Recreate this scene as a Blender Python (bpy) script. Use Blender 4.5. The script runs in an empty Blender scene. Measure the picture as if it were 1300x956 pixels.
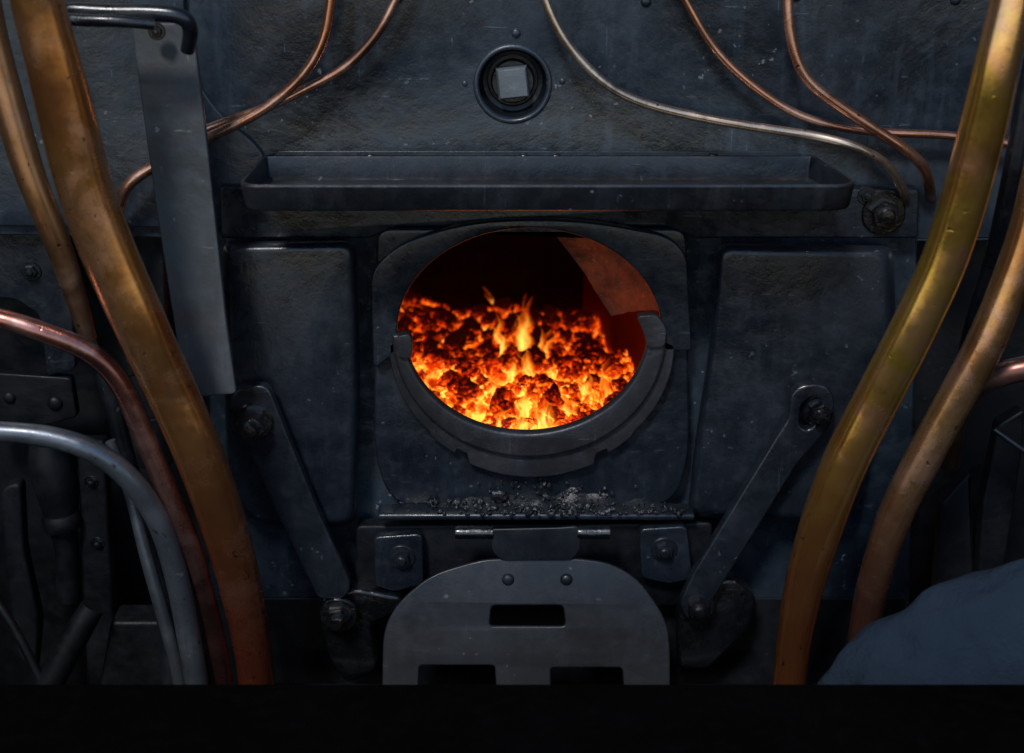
import bpy, bmesh, math, random
from mathutils import Vector, Matrix, noise
random.seed(7)
sc=bpy.context.scene
# ---------------------------------------------------------------- camera
PITCH=math.radians(20); D=2.17
CAM=Vector((0,-D*math.cos(PITCH),1.2+D*math.sin(PITCH)))
FW=Vector((0,math.cos(PITCH),-math.sin(PITCH))); UP=Vector((0,math.sin(PITCH),math.cos(PITCH)))
F=50/36*1300
def ray(px,py): return FW+Vector((1,0,0))*((px-650)/F)+UP*((478-py)/F)
def P(px,py,y):
    d=ray(px,py); t=(y-CAM.y)/d.y
    return CAM+d*t
def S(px,py,y):
    d=ray(px,py); return (y-CAM.y)/d.y/F
cam=bpy.data.cameras.new("Camera"); co=bpy.data.objects.new("Camera",cam); sc.collection.objects.link(co)
co.location=CAM; co.rotation_euler=(math.pi/2-PITCH,0,0); cam.lens=50; cam.sensor_width=36; cam.clip_end=200; cam.clip_start=0.02
cam.dof.use_dof=True; cam.dof.focus_distance=2.12; cam.dof.aperture_fstop=3.2
sc.camera=co
# ---------------------------------------------------------------- world
w=bpy.data.worlds.new("World"); sc.world=w; w.use_nodes=True
nt=w.node_tree; nt.nodes.clear()
o=nt.nodes.new('ShaderNodeOutputWorld'); b=nt.nodes.new('ShaderNodeBackground'); s=nt.nodes.new('ShaderNodeTexSky')
s.sky_type='NISHITA'; s.sun_disc=False; s.sun_elevation=math.radians(49); s.sun_rotation=math.radians(200)
s.ozone_density=4; s.dust_density=0.4; s.air_density=1.1
b.inputs[1].default_value=0.15
nt.links.new(s.outputs[0],b.inputs[0]); nt.links.new(b.outputs[0],o.inputs[0])
L=bpy.data.lights.new("Sun",'SUN'); L.energy=2.5; L.angle=math.radians(9); L.color=(1,0.97,0.93)
lo=bpy.data.objects.new("Sun",L); sc.collection.objects.link(lo)
lo.rotation_euler=(math.radians(41),0,math.radians(-20))
sc.view_settings.view_transform='Standard'; sc.view_settings.look='None'; sc.view_settings.exposure=0
# ---------------------------------------------------------------- materials
class N:
    def __init__(s,name):
        s.m=bpy.data.materials.new(name); s.m.use_nodes=True; s.t=s.m.node_tree; s.t.nodes.clear()
        s.out=s.n('ShaderNodeOutputMaterial')
    def n(s,typ,**k):
        x=s.t.nodes.new(typ)
        for a,v in k.items(): setattr(x,a,v)
        return x
    def l(s,a,b): s.t.links.new(a,b)
    def noise(s,vec,scale,detail=6,rough=.6,dist=0):
        x=s.n('ShaderNodeTexNoise'); x.inputs['Scale'].default_value=scale; x.inputs['Detail'].default_value=detail
        x.inputs['Roughness'].default_value=rough; x.inputs['Distortion'].default_value=dist
        s.l(vec,x.inputs['Vector']); return x.outputs[0]
    def map(s,vec,sc_,rot=(0,0,0)):
        x=s.n('ShaderNodeMapping'); x.inputs['Scale'].default_value=sc_; x.inputs['Rotation'].default_value=rot
        s.l(vec,x.inputs['Vector']); return x.outputs[0]
    def ramp(s,fac,stops):
        x=s.n('ShaderNodeValToRGB'); e=x.color_ramp.elements
        while len(e)<len(stops): e.new(0.5)
        for i,(p,c) in enumerate(stops):
            e[i].position=p
            if not isinstance(c,tuple): c=(c,c,c)
            e[i].color=(*c[:3],1)
        s.l(fac,x.inputs[0]); return x.outputs[0]
    def math(s,op,a,b=None,clamp=False):
        x=s.n('ShaderNodeMath',operation=op,use_clamp=clamp)
        for i,v in enumerate((a,b)):
            if v is None: continue
            if isinstance(v,(int,float)): x.inputs[i].default_value=v
            else: s.l(v,x.inputs[i])
        return x.outputs[0]
    def mr(s,v,a,b,c,d):
        x=s.n('ShaderNodeMapRange')
        for i,q in enumerate((a,b,c,d)): x.inputs[i+1].default_value=q
        s.l(v,x.inputs[0]); return x.outputs[0]
    def mix(s,fac,a,b,mode='MIX'):
        x=s.n('ShaderNodeMix',data_type='RGBA',blend_type=mode)
        if isinstance(fac,(int,float)): x.inputs[0].default_value=fac
        else: s.l(fac,x.inputs[0])
        for i,v in ((6,a),(7,b)):
            if isinstance(v,tuple): x.inputs[i].default_value=(*v[:3],1)
            else: s.l(v,x.inputs[i])
        return x.outputs[2]
    def pos(s): return s.n('ShaderNodeNewGeometry').outputs['Position']
    def bump(s,h,st,dist,prev=None):
        x=s.n('ShaderNodeBump'); x.inputs['Strength'].default_value=st; x.inputs['Distance'].default_value=dist
        s.l(h,x.inputs['Height'])
        if prev is not None: s.l(prev,x.inputs['Normal'])
        return x.outputs[0]

def steel(name,base,r0=.35,r1=.7,metal=0.0,spec=.5,dust=.5,bumpk=1.0,rust=0.0,seed=0,oil=0.0):
    m=N(name); p=m.pos()
    a=m.n('ShaderNodeVectorMath',operation='ADD'); a.inputs[1].default_value=(seed*3.1,seed*1.7,seed*.9); m.l(p,a.inputs[0]); p=a.outputs[0]
    n1=m.noise(p,4,8,.6,.4); n2=m.noise(p,38,7,.65); n3=m.noise(m.map(p,(22,22,2.2)),1,6,.65); n4=m.noise(p,260,3,.6)
    B=base
    c=m.ramp(n1,[(.32,tuple(x*.55 for x in B)),(.5,B),(.70,tuple(x*1.6 for x in B))])
    c=m.mix(m.ramp(n2,[(.5,0.0),(.75,.4)]),c,tuple(x*2.2+.002 for x in B))
    c=m.mix(m.ramp(n3,[(.54,0.0),(.78,dust)]),c,tuple(x*2.6+.008 for x in B))
    sp=m.noise(p,95,2,.5); sp2=m.noise(p,11,2,.5)
    chip=m.math('MULTIPLY',m.ramp(sp,[(.70,0.0),(.725,1.0)]),m.ramp(sp2,[(.5,0.0),(.62,1.0)]))
    c=m.mix(m.math('MULTIPLY',chip,dust),c,(.14,.165,.19))
    sa=m.noise(m.map(p,(9,9,150),(0,math.radians(24),0)),1,2,.5,.3); sb=m.noise(m.map(p,(160,9,10),(0,math.radians(12),0)),1,2,.5,.3)
    scr=m.math('MULTIPLY',m.math('MAXIMUM',m.ramp(sa,[(.70,0.0),(.73,1.0)]),m.ramp(sb,[(.70,0.0),(.73,1.0)])),m.ramp(n2,[(.48,0.0),(.6,.7)]))
    c=m.mix(m.math('MULTIPLY',scr,dust),c,tuple(x*4+.03 for x in B))
    if rust:
        c=m.mix(m.math('MULTIPLY',m.ramp(m.noise(p,14,8,.7),[(.48,0.0),(.68,1.0)]),rust),c,(.07,.032,.016))
    rr=m.mr(m.math('ADD',m.math('MULTIPLY',n1,.5),m.math('MULTIPLY',n2,.5)),.38,.62,r0,r1)
    b1=m.bump(n2,.18*bumpk,.003); b2=m.bump(n1,.4*bumpk,.012,b1); b3=m.bump(n4,.18*bumpk,.001,b2); b4=m.bump(scr,.3*bumpk,.001,b3)
    d=m.n('ShaderNodeBsdfPrincipled'); m.l(c,d.inputs['Base Color']); m.l(rr,d.inputs['Roughness'])
    d.inputs['Metallic'].default_value=metal; d.inputs['Specular IOR Level'].default_value=spec
    if oil: d.inputs['Coat Weight'].default_value=oil; d.inputs['Coat Roughness'].default_value=.12
    m.l(b4,d.inputs['Normal']); m.l(d.outputs[0],m.out.inputs[0]); return m.m

def copper(name,c_hi,c_mid,c_dark,pink,grime=.4,r0=.16,r1=.4,seed=0,low=None,lowr=(0.9,1.3),metal=.93):
    m=N(name); p=m.pos()
    a=m.n('ShaderNodeVectorMath',operation='ADD'); a.inputs[1].default_value=(seed*2.3,seed*1.1,seed*.7); m.l(p,a.inputs[0]); q=a.outputs[0]
    uv=m.n('ShaderNodeUVMap').outputs[0]
    n1=m.noise(q,6,6,.6,.6); n2=m.noise(q,60,7,.7); n3=m.noise(q,230,3,.6); n5=m.noise(q,11,5,.6,.7)
    st=m.noise(m.map(uv,(60,3,1)),1,4,.6,.2)
    c=m.ramp(n1,[(.27,c_dark),(.42,c_mid),(.60,c_hi)])
    c=m.mix(m.ramp(n5,[(.47,0.0),(.62,.8)]),c,pink)
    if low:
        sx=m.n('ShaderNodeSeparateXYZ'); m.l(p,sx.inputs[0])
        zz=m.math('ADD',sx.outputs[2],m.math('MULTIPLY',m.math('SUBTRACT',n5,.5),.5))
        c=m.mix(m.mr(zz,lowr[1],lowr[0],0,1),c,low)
    c=m.mix(m.ramp(st,[(.52,0.0),(.72,.3)]),c,tuple(x*.6 for x in c_dark))
    g=m.ramp(n2,[(.55,0.0),(.74,grime)]); c=m.mix(g,c,tuple(x*.35+.008 for x in c_dark))
    pit=m.ramp(m.noise(q,75,2,.5),[(.705,0.0),(.73,.75)]); c=m.mix(pit,c,(.03,.022,.018))
    dr=m.ramp(m.noise(q,50,3,.5),[(.73,0.0),(.75,.6)]); c=m.mix(dr,c,(.3,.29,.25))
    big=m.ramp(m.noise(q,5.5,6,.65,.8),[(.60,0.0),(.78,grime*1.3)]); c=m.mix(big,c,tuple(x*.4+.005 for x in c_dark))
    rr=m.mr(m.math('ADD',m.math('MULTIPLY',n5,.6),m.math('MULTIPLY',n2,.4)),.38,.62,r0,r1)
    rr=m.math('ADD',rr,m.math('MULTIPLY',big,.2))
    b1=m.bump(n1,.15,.006); b2=m.bump(n2,.09,.0015,b1); b3=m.bump(n3,.08,.0005,b2); b4=m.bump(pit,.35,-.001,b3)
    d=m.n('ShaderNodeBsdfPrincipled'); m.l(c,d.inputs['Base Color']); m.l(rr,d.inputs['Roughness'])
    d.inputs['Metallic'].default_value=metal; m.l(b4,d.inputs['Normal']); m.l(d.outputs[0],m.out.inputs[0]); return m.m

M_back=steel("backhead_paint",(.0130,.0200,.030),.16,.40,dust=.8,seed=1,spec=.6)
M_panel=steel("panel_paint",(.0078,.0112,.0172),.2,.46,dust=.3,seed=2)
M_plate=steel("plate_paint",(.0075,.0108,.0165),.18,.45,dust=.35,seed=3)
M_ring=steel("ring_iron",(.025,.0265,.032),.3,.5,metal=.4,dust=.5,rust=.15,seed=4,bumpk=1.3)
M_tray=steel("tray_steel",(.0075,.0095,.0130),.22,.48,metal=.0,dust=.6,seed=5,bumpk=1.2,rust=.05)
M_strap=steel("strap_steel",(.043,.050,.057),.42,.65,metal=.15,dust=.7,seed=6,rust=.25,bumpk=1)
M_flap=steel("flap_steel",(.0058,.0078,.0112),.3,.52,metal=.05,dust=.3,seed=7,bumpk=.6,spec=.42)
M_oily=steel("oily_black",(.0025,.0032,.0045),.12,.4,dust=.1,seed=8,bumpk=2.6,oil=.9)
M_link=steel("link_steel",(.0075,.0102,.015),.18,.42,metal=.1,dust=.3,seed=9,bumpk=1.2,oil=.3)
M_dark=steel("shaded_black",(.0019,.0027,.0044),.38,.72,dust=.08,seed=10,spec=.26)  # base darkened to put the lower corners' shadow into the colour
M_bolt=steel("bolt_steel",(.008,.0105,.015),.2,.45,metal=.3,dust=.3,seed=11,bumpk=1.4,oil=.5)
M_floor=steel("coal_dust_floor",(.0010,.0010,.0012),.9,1.0,dust=0,seed=12,spec=.02)
mm=N("navy_cloth"); pp=mm.pos(); cc=mm.mix(mm.noise(pp,9,6,.65),(.009,.015,.025),(.020,.031,.048))
dd=mm.n('ShaderNodeBsdfPrincipled'); mm.l(cc,dd.inputs['Base Color']); dd.inputs['Roughness'].default_value=1; dd.inputs['Specular IOR Level'].default_value=.05
wv=mm.n('ShaderNodeTexWave'); wv.inputs['Scale'].default_value=260; mm.l(pp,wv.inputs[0])
mm.l(mm.bump(wv.outputs['Fac'],.3,.001,mm.bump(mm.noise(pp,14,5),.8,.02)),dd.inputs['Normal']); mm.l(dd.outputs[0],mm.out.inputs[0]); M_cloth=mm.m
M_square=steel("plug_steel",(.10,.115,.13),.3,.5,metal=.4,dust=.8,seed=13)
M_rec=steel("recess_shade",(.005,.007,.010),.3,.6,dust=.2,seed=17,spec=.4)  # recess shade put into the colour, since direct light reaches inside

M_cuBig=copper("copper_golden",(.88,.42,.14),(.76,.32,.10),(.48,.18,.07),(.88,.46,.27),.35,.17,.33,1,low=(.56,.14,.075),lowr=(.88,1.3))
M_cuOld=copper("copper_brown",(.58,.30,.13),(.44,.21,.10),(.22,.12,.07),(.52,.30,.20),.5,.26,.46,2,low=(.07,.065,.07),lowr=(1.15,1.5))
M_cuThin=copper("copper_red",(.74,.34,.21),(.50,.23,.14),(.16,.08,.06),(.86,.52,.40),.7,.16,.36,3)
M_cuPale=copper("copper_pale",(.72,.55,.42),(.48,.36,.27),(.12,.10,.09),(.78,.63,.5),.7,.18,.36,4)
M_cuPurple=copper("copper_purple",(.44,.18,.13),(.27,.11,.09),(.09,.05,.055),(.54,.31,.27),.6,.16,.38,5,low=(.16,.07,.065),lowr=(.9,1.3))
M_bronze=copper("bronze_gold",(.90,.66,.10),(.82,.46,.10),(.54,.24,.09),(.90,.46,.27),.28,.11,.27,6,low=(.72,.24,.09),lowr=(.92,1.38))
M_bronze2=copper("bronze_brown",(.74,.42,.16),(.60,.30,.13),(.28,.15,.10),(.74,.42,.29),.4,.15,.34,7,low=(.44,.19,.13),lowr=(.9,1.25))
M_stub=copper("copper_dull",(.28,.13,.10),(.20,.09,.07),(.08,.05,.05),(.32,.19,.16),.6,.3,.5,9)
M_grey=copper("grey_pipe_metal",(.12,.135,.155),(.085,.10,.12),(.035,.044,.058),(.15,.165,.19),.6,.26,.48,8,metal=.7)
M_blackpipe=steel("black_pipe",(.004,.0055,.0085),.25,.55,dust=.3,seed=14)

def coalmat(name,bias,crsc=60,rand=.40):
    m=N(name); g=m.n('ShaderNodeNewGeometry'); p=g.outputs['Position']
    vo=m.n('ShaderNodeTexVoronoi',feature='DISTANCE_TO_EDGE'); vo.inputs['Scale'].default_value=crsc
    dn=m.n('ShaderNodeTexNoise'); dn.inputs['Scale'].default_value=70; m.l(p,dn.inputs['Vector'])
    vm=m.n('ShaderNodeVectorMath',operation='MULTIPLY_ADD'); vm.inputs[1].default_value=(.02,.02,.02); m.l(dn.outputs['Color'],vm.inputs[0]); m.l(p,vm.inputs[2]); m.l(vm.outputs[0],vo.inputs['Vector'])
    crack=m.ramp(vo.outputs['Distance'],[(0,1.0),(.10,.2),(.25,0.0)])
    ao=m.n('ShaderNodeAmbientOcclusion'); ao.samples=4; ao.inputs['Distance'].default_value=.028
    cav=m.math('SUBTRACT',1.0,ao.outputs['AO'])
    big=m.noise(p,8,2,.5); fine=m.noise(p,150,5,.68)
    sx=m.n('ShaderNodeSeparateXYZ'); m.l(p,sx.inputs[0]); sn=m.n('ShaderNodeSeparateXYZ'); m.l(g.outputs['Normal'],sn.inputs[0])
    dx=m.math('SUBTRACT',sx.outputs[0],.02); dy=m.math('MULTIPLY',m.math('SUBTRACT',sx.outputs[1],.22),.5)
    rad=m.math('SQRT',m.math('ADD',m.math('MULTIPLY',dx,dx),m.math('MULTIPLY',dy,dy)))
    zone=m.mr(rad,.0,.34,.18,-.44)
    oi=m.n('ShaderNodeObjectInfo').outputs['Random']
    h=m.math('ADD',m.math('MULTIPLY',m.math('POWER',cav,1.2),.9),m.math('MULTIPLY',crack,.14))
    h=m.math('ADD',h,m.math('MULTIPLY',m.math('SUBTRACT',big,.5),1.2))
    h=m.math('ADD',h,m.math('MULTIPLY',m.math('SUBTRACT',fine,.5),.28))
    h=m.math('ADD',h,m.math('MULTIPLY',m.math('SUBTRACT',oi,.5),rand))
    h=m.math('ADD',h,m.math('MULTIPLY',sn.outputs[2],-.17))
    h=m.math('ADD',h,zone); h=m.math('ADD',h,bias)
    col=m.ramp(h,[(.0,(.014,.0007,.0003)),(.16,(.20,.006,.001)),(.34,(.92,.026,.001)),(.56,(1,.09,.003)),(.80,(1,.27,.012)),(1,(1,.62,.08))])
    e=m.n('ShaderNodeEmission'); m.l(col,e.inputs[0]); m.l(m.mr(h,.2,1,.9,1.8),e.inputs[1])
    d=m.n('ShaderNodeBsdfPrincipled'); d.inputs['Base Color'].default_value=(.016,.004,.003,1); d.inputs['Roughness'].default_value=.8; d.inputs['Specular IOR Level'].default_value=.2
    m.l(m.bump(fine,.8,.004,m.bump(vo.outputs['Distance'],.5,.01)),d.inputs['Normal'])
    ad=m.n('ShaderNodeAddShader'); m.l(e.outputs[0],ad.inputs[0]); m.l(d.outputs[0],ad.inputs[1]); m.l(ad.outputs[0],m.out.inputs[0]); return m.m
M_coal=coalmat("glowing_coal",.06); M_coalSmall=coalmat("glowing_embers",.17,90)
m=N("flame_gas"); uv=m.n('ShaderNodeUVMap').outputs[0]; sx=m.n('ShaderNodeSeparateXYZ'); m.l(uv,sx.inputs[0]); u_,v_=sx.outputs[0],sx.outputs[1]
ed=m.math('MULTIPLY',m.math('MULTIPLY',u_,m.math('SUBTRACT',1.0,u_)),4.0)
nz=m.noise(m.map(m.pos(),(60,60,18)),1,3,.55,.8)
al=m.math('MULTIPLY',m.math('MULTIPLY',m.math('POWER',ed,1.4),m.math('SUBTRACT',1.0,v_)),m.ramp(nz,[(.34,0.0),(.60,1.0)]),clamp=True)
al=m.math('MULTIPLY',al,1.25,clamp=True)
col=m.ramp(m.math('MULTIPLY',al,1.1),[(0,(1,.05,.0)),(.35,(1,.22,.01)),(.85,(1,.64,.10))])
e=m.n('ShaderNodeEmission'); m.l(col,e.inputs[0]); e.inputs[1].default_value=1.6
tr=m.n('ShaderNodeBsdfTransparent'); mx=m.n('ShaderNodeMixShader'); m.l(al,mx.inputs[0]); m.l(tr.outputs[0],mx.inputs[1]); m.l(e.outputs[0],mx.inputs[2]); m.l(mx.outputs[0],m.out.inputs[0]); M_flame=m.m
M_fbox=steel("firebox_wall_glow",(.020,.0035,.0025),.7,.95,dust=.1,seed=15,spec=.05,bumpk=1.5)  # red base tints the fire's glow into the walls
M_fboxR=steel("firebox_side_glow",(.12,.012,.006),.7,.95,dust=.1,seed=16,spec=.05,bumpk=2.5)  # stronger red paints the fire's glow onto the right wall
m=N("firelit_baffle"); p=m.pos(); d=m.n('ShaderNodeBsdfPrincipled'); n0=m.noise(p,26,8,.7,.4)
c=m.mix(m.ramp(n0,[(.36,0.0),(.62,1.0)]),(.06,.018,.009),(.22,.072,.034)); c=m.mix(m.ramp(m.noise(p,110,3,.6),[(.60,0.0),(.68,.7)]),c,(.30,.14,.08)); m.l(c,d.inputs['Base Color']); d.inputs['Roughness'].default_value=.8
m.l(m.bump(n0,.9,.012,m.bump(m.noise(p,150,5),.7,.004)),d.inputs['Normal'])
m.l(m.mix(m.ramp(m.noise(p,16,7,.65),[(.38,0.0),(.65,1.0)]),(.06,.006,.002),(.8,.10,.02)),d.inputs['Emission Color']); d.inputs['Emission Strength'].default_value=.10  # faint emission adds heat glow and the fire's orange catch
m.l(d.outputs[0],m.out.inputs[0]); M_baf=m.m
m=N("raw_coal"); p=m.pos(); d=m.n('ShaderNodeBsdfPrincipled'); m.l(m.mix(m.noise(p,60,5),(.002,.003,.0045),(.020,.024,.030)),d.inputs['Base Color']); d.inputs['Roughness'].default_value=.36
m.l(m.bump(m.noise(p,180,6),.6,.003),d.inputs['Normal']); m.l(d.outputs[0],m.out.inputs[0]); M_raw=m.m

# ---------------------------------------------------------------- object helpers
def finish(name,me,mat,parent=None,smooth=35,recenter=True,loc=None):
    ob=bpy.data.objects.new(name,me); sc.collection.objects.link(ob)
    if recenter and len(me.vertices):
        vs=[v.co for v in me.vertices]
        c=Vector([(min(v[i] for v in vs)+max(v[i] for v in vs))/2 for i in range(3)])
        me.transform(Matrix.Translation(-c)); ob.location=c
    if smooth:
        me.polygons.foreach_set("use_smooth",[True]*len(me.polygons)); me.set_sharp_from_angle(angle=math.radians(smooth))
    me.materials.clear(); me.materials.append(mat)
    if parent is not None:
        ob.parent=parent; ob.location=ob.location-parent.location
    return ob
def tag(ob,label,cat,group=None,kind=None):
    ob["label"]=label; ob["category"]=cat
    if group: ob["group"]=group
    if kind: ob["kind"]=kind
    return ob
def empty(name,loc,label,cat,group=None):
    e=bpy.data.objects.new(name,None); e.empty_display_size=.05; sc.collection.objects.link(e); e.location=loc; return tag(e,label,cat,group)
def rnd(pts,r=12,seg=6):
    out=[];n=len(pts)
    for i in range(n):
        p=pts[i]; rr=p[2] if len(p)>2 else r
        a=Vector(pts[i-1][:2]);b=Vector(p[:2]);c=Vector(pts[(i+1)%n][:2])
        if rr<=0: out.append((b.x,b.y)); continue
        la,lc=(a-b).length,(c-b).length; k1=min(rr,la*.49);k2=min(rr,lc*.49)
        s=b+(a-b)*k1/la; e_=b+(c-b)*k2/lc
        for j in range(seg+1):
            t=j/seg; q=s*(1-t)**2+b*2*t*(1-t)+e_*t*t; out.append((q.x,q.y))
    return out
def ell(cx,cy,rx,ry,a0=0,a1=360,n=64,cyc=True):
    k=n if cyc and a1-a0>=360 else n+1
    return [(cx+rx*math.cos(math.radians(a0+(a1-a0)*i/n)),cy+ry*math.sin(math.radians(a0+(a1-a0)*i/n))) for i in range(k)]
def area(p): return sum(p[i-1][0]*p[i][1]-p[i][0]*p[i-1][1] for i in range(len(p)))
def plate(name,outlines,y,thick,mat,bev=.003,parent=None,tilt=0,ref=None,bres=3):
    if ref is None: ref=(sum(q[0] for q in outlines[0])/len(outlines[0]),sum(q[1] for q in outlines[0])/len(outlines[0]))
    O=P(ref[0],ref[1],y); t=math.radians(tilt)
    A=Vector((1,0,0)); B=Vector((0,math.sin(t),math.cos(t))); Nn=A.cross(B)
    cu=bpy.data.curves.new(name,'CURVE'); cu.dimensions='2D'; cu.fill_mode='BOTH'
    for k,ol in enumerate(outlines):
        pts=[]
        for (px,py) in ol:
            d=ray(px,py); tt=(O-CAM).dot(Nn)/d.dot(Nn); h=CAM+d*tt-O; pts.append((h.dot(A),h.dot(B)))
        ar=area(pts)
        if (k==0 and ar<0) or (k>0 and ar>0): pts.reverse()
        sp=cu.splines.new('POLY'); sp.points.add(len(pts)-1); sp.use_cyclic_u=True
        for i,q in enumerate(pts): sp.points[i].co=(q[0],q[1],0,1)
    cu.bevel_depth=bev; cu.bevel_resolution=bres; cu.extrude=max(thick/2-bev,0.0005); cu.offset=-bev
    tmp=bpy.data.objects.new("tmp",cu); sc.collection.objects.link(tmp); dg=bpy.context.evaluated_depsgraph_get(); dg.update()
    me=bpy.data.meshes.new_from_object(tmp.evaluated_get(dg)); bpy.data.objects.remove(tmp); bpy.data.curves.remove(cu)
    mt=Matrix.Identity(4)
    for i in range(3): mt[i][0]=A[i]; mt[i][1]=B[i]; mt[i][2]=Nn[i]; mt[i][3]=(O-Nn*thick/2)[i]
    me.transform(mt); bm=bmesh.new(); bm.from_mesh(me); bmesh.ops.remove_doubles(bm,verts=bm.verts,dist=1e-5); bmesh.ops.recalc_face_normals(bm,faces=bm.faces); bm.to_mesh(me); bm.free()
    me.name=name
    return finish(name,me,mat,parent)
def tube(name,pts,mat,parent=None,sides=24,dent=.02,step=10,caps=True):
    W=[(P(a,b,c),w/2*S(a,b,c)) for a,b,c,w in pts]
    Q=[W[0]]+W+[W[-1]]; path=[]
    for i in range(1,len(Q)-2):
        p0,p1,p2,p3=[Q[j][0] for j in (i-1,i,i+1,i+2)]; r1,r2=Q[i][1],Q[i+1][1]
        if i==1: p0=p1*2-p2
        if i==len(Q)-3: p3=p2*2-p1
        for k in range(step):
            t=k/step; q=.5*((2*p1)+(p2-p0)*t+(2*p0-5*p1+4*p2-p3)*t*t+(3*p1-p0-3*p2+p3)*t**3)
            path.append((q,r1+(r2-r1)*t))
    path.append(W[-1])
    for _ in range(10):
        path=[path[0]]+[((path[i-1][0]+path[i][0]*2+path[i+1][0])/4,(path[i-1][1]+path[i][1]*2+path[i+1][1])/4) for i in range(1,len(path)-1)]+[path[-1]]
    bm=bmesh.new(); uvl=bm.loops.layers.uv.new("UVMap"); rings=[]; prev=None; Ls=[0]
    for i,(q,r) in enumerate(path):
        t=(path[min(i+1,len(path)-1)][0]-path[max(i-1,0)][0]).normalized()
        if prev is None: nrm=t.cross(Vector((0,1,0))).normalized()
        else: nrm=(prev-t*prev.dot(t)).normalized()
        prev=nrm; bi=t.cross(nrm); ring=[]
        for j in range(sides):
            a=2*math.pi*j/sides; dr=nrm*math.cos(a)+bi*math.sin(a)
            rr=r*(1+dent*noise.noise(q*10+dr*.8)+dent*.3*noise.noise(q*34+dr*1.5))
            ring.append(bm.verts.new(q+dr*rr))
        rings.append(ring)
        if i: Ls.append(Ls[-1]+(q-path[i-1][0]).length)
    for i in range(len(rings)-1):
        for j in range(sides):
            f=bm.faces.new((rings[i][j],rings[i][(j+1)%sides],rings[i+1][(j+1)%sides],rings[i+1][j]))
            for lp,(uu,vv) in zip(f.loops,((j/sides,Ls[i]),((j+1)/sides,Ls[i]),((j+1)/sides,Ls[i+1]),(j/sides,Ls[i+1]))): lp[uvl].uv=(uu,vv*4)
    if caps: bm.faces.new(rings[0]); bm.faces.new(rings[-1])
    bmesh.ops.recalc_face_normals(bm,faces=bm.faces)
    me=bpy.data.meshes.new(name); bm.to_mesh(me); bm.free(); return finish(name,me,mat,parent,60)
def lathe(bm,c,prof,seg=32,rot=0,cap0=True):
    rs=[]
    for r,f in prof: rs.append([bm.verts.new((c[0]+r*math.cos(2*math.pi*i/seg+rot),c[1]-f,c[2]+r*math.sin(2*math.pi*i/seg+rot))) for i in range(seg)])
    for a,b_ in zip(rs,rs[1:]):
        for i in range(seg): bm.faces.new((a[i],a[(i+1)%seg],b_[(i+1)%seg],b_[i]))
    bm.faces.new(rs[-1])
    if cap0: bm.faces.new(rs[0])
def bolt(name,px,py,y,r,mat=None,parent=None,hexr=.68,washer=True,h=1.0,rot=None):
    c=P(px,py,y); R=r*S(px,py,y); bm=bmesh.new()
    if washer: lathe(bm,c,[(R,-.002),(R,R*.1),(R*.93,R*.18),(0.0008,R*.18)])
    H=R*hexr; z=R*.15; rot=random.random() if rot is None else rot
    lathe(bm,c,[(H,0),(H,z+R*.38*h),(H*.88,z+R*.5*h),(0.0008,z+R*.5*h)],6,rot)
    lathe(bm,c,[(H*.55,0),(H*.55,z+R*.68*h),(H*.42,z+R*.78*h),(0.0008,z+R*.8*h)],20)
    bmesh.ops.recalc_face_normals(bm,faces=bm.faces)
    me=bpy.data.meshes.new(name); bm.to_mesh(me); bm.free(); return finish(name,me,mat or M_bolt,parent,35)
def rivet(name,px,py,y,r,mat,parent=None):
    c=P(px,py,y);R=r*S(px,py,y);bm=bmesh.new()
    lathe(bm,c,[(R,-.002),(R*.98,R*.12),(R*.85,R*.36),(R*.6,R*.53),(R*.3,R*.6),(0.0005,R*.62)],20)
    bmesh.ops.recalc_face_normals(bm,faces=bm.faces)
    me=bpy.data.meshes.new(name); bm.to_mesh(me); bm.free(); return finish(name,me,mat,parent,60)
def box(name,x0,x1,y0,y1,z0,z1,mat,parent=None,bev=.004):
    bm=bmesh.new(); bmesh.ops.create_cube(bm,size=1)
    for v in bm.verts: v.co=Vector(((x0+x1)/2+v.co.x*(x1-x0),(y0+y1)/2+v.co.y*(y1-y0),(z0+z1)/2+v.co.z*(z1-z0)))
    if bev: bmesh.ops.bevel(bm,geom=bm.edges[:],offset=bev,segments=3,profile=.5,affect='EDGES')
    me=bpy.data.meshes.new(name); bm.to_mesh(me); bm.free(); return finish(name,me,mat,parent,40)

# ---------------------------------------------------------------- backhead
bh_out=[(-400,-500),(1700,-500),(1700,300),(1165,304),(1150,1000),(262,1000),(268,304),(-400,290)]
back=plate("boiler_backhead",[rnd(bh_out,0),ell(672,434,190,146),ell(651,107,44,46)],0,.03,M_back,.004)
tag(back,"blue-black painted steel boiler backhead with worn scratched surface","boiler")
c=P(651,107,0); k=S(651,107,0)
bm=bmesh.new(); lathe(bm,c,[(43*k,-.004),(41*k,-.026),(38*k,-.032),(33*k,-.034),(32*k,-.042),(.001,-.042)],56,0,False)
me=bpy.data.meshes.new("washout_recess"); bm.to_mesh(me); bm.free(); finish("washout_recess",me,M_rec,back,30)
bm=bmesh.new(); prof=[(51*k,-.002),(50*k,.0015),(48*k,.003),(46*k,.0035),(44*k,.002),(43*k,-.002),(42.5*k,-.012)]
seg=56; rs=[[bm.verts.new((c.x+r*math.cos(2*math.pi*i/seg),c.y-f,c.z+r*math.sin(2*math.pi*i/seg))) for i in range(seg)] for r,f in prof]
for a,b_ in zip(rs,rs[1:]):
    for i in range(seg): bm.faces.new((a[i],b_[i],b_[(i+1)%seg],a[(i+1)%seg]))
me=bpy.data.meshes.new("recess_collar"); bmesh.ops.recalc_face_normals(bm,faces=bm.faces); bm.to_mesh(me); bm.free(); finish("recess_collar",me,M_back,back,60)
bm=bmesh.new(); lathe(bm,c,[(28*k,-.043),(28*k,-.030),(26*k,-.026),(.001,-.026)],40)
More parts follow.
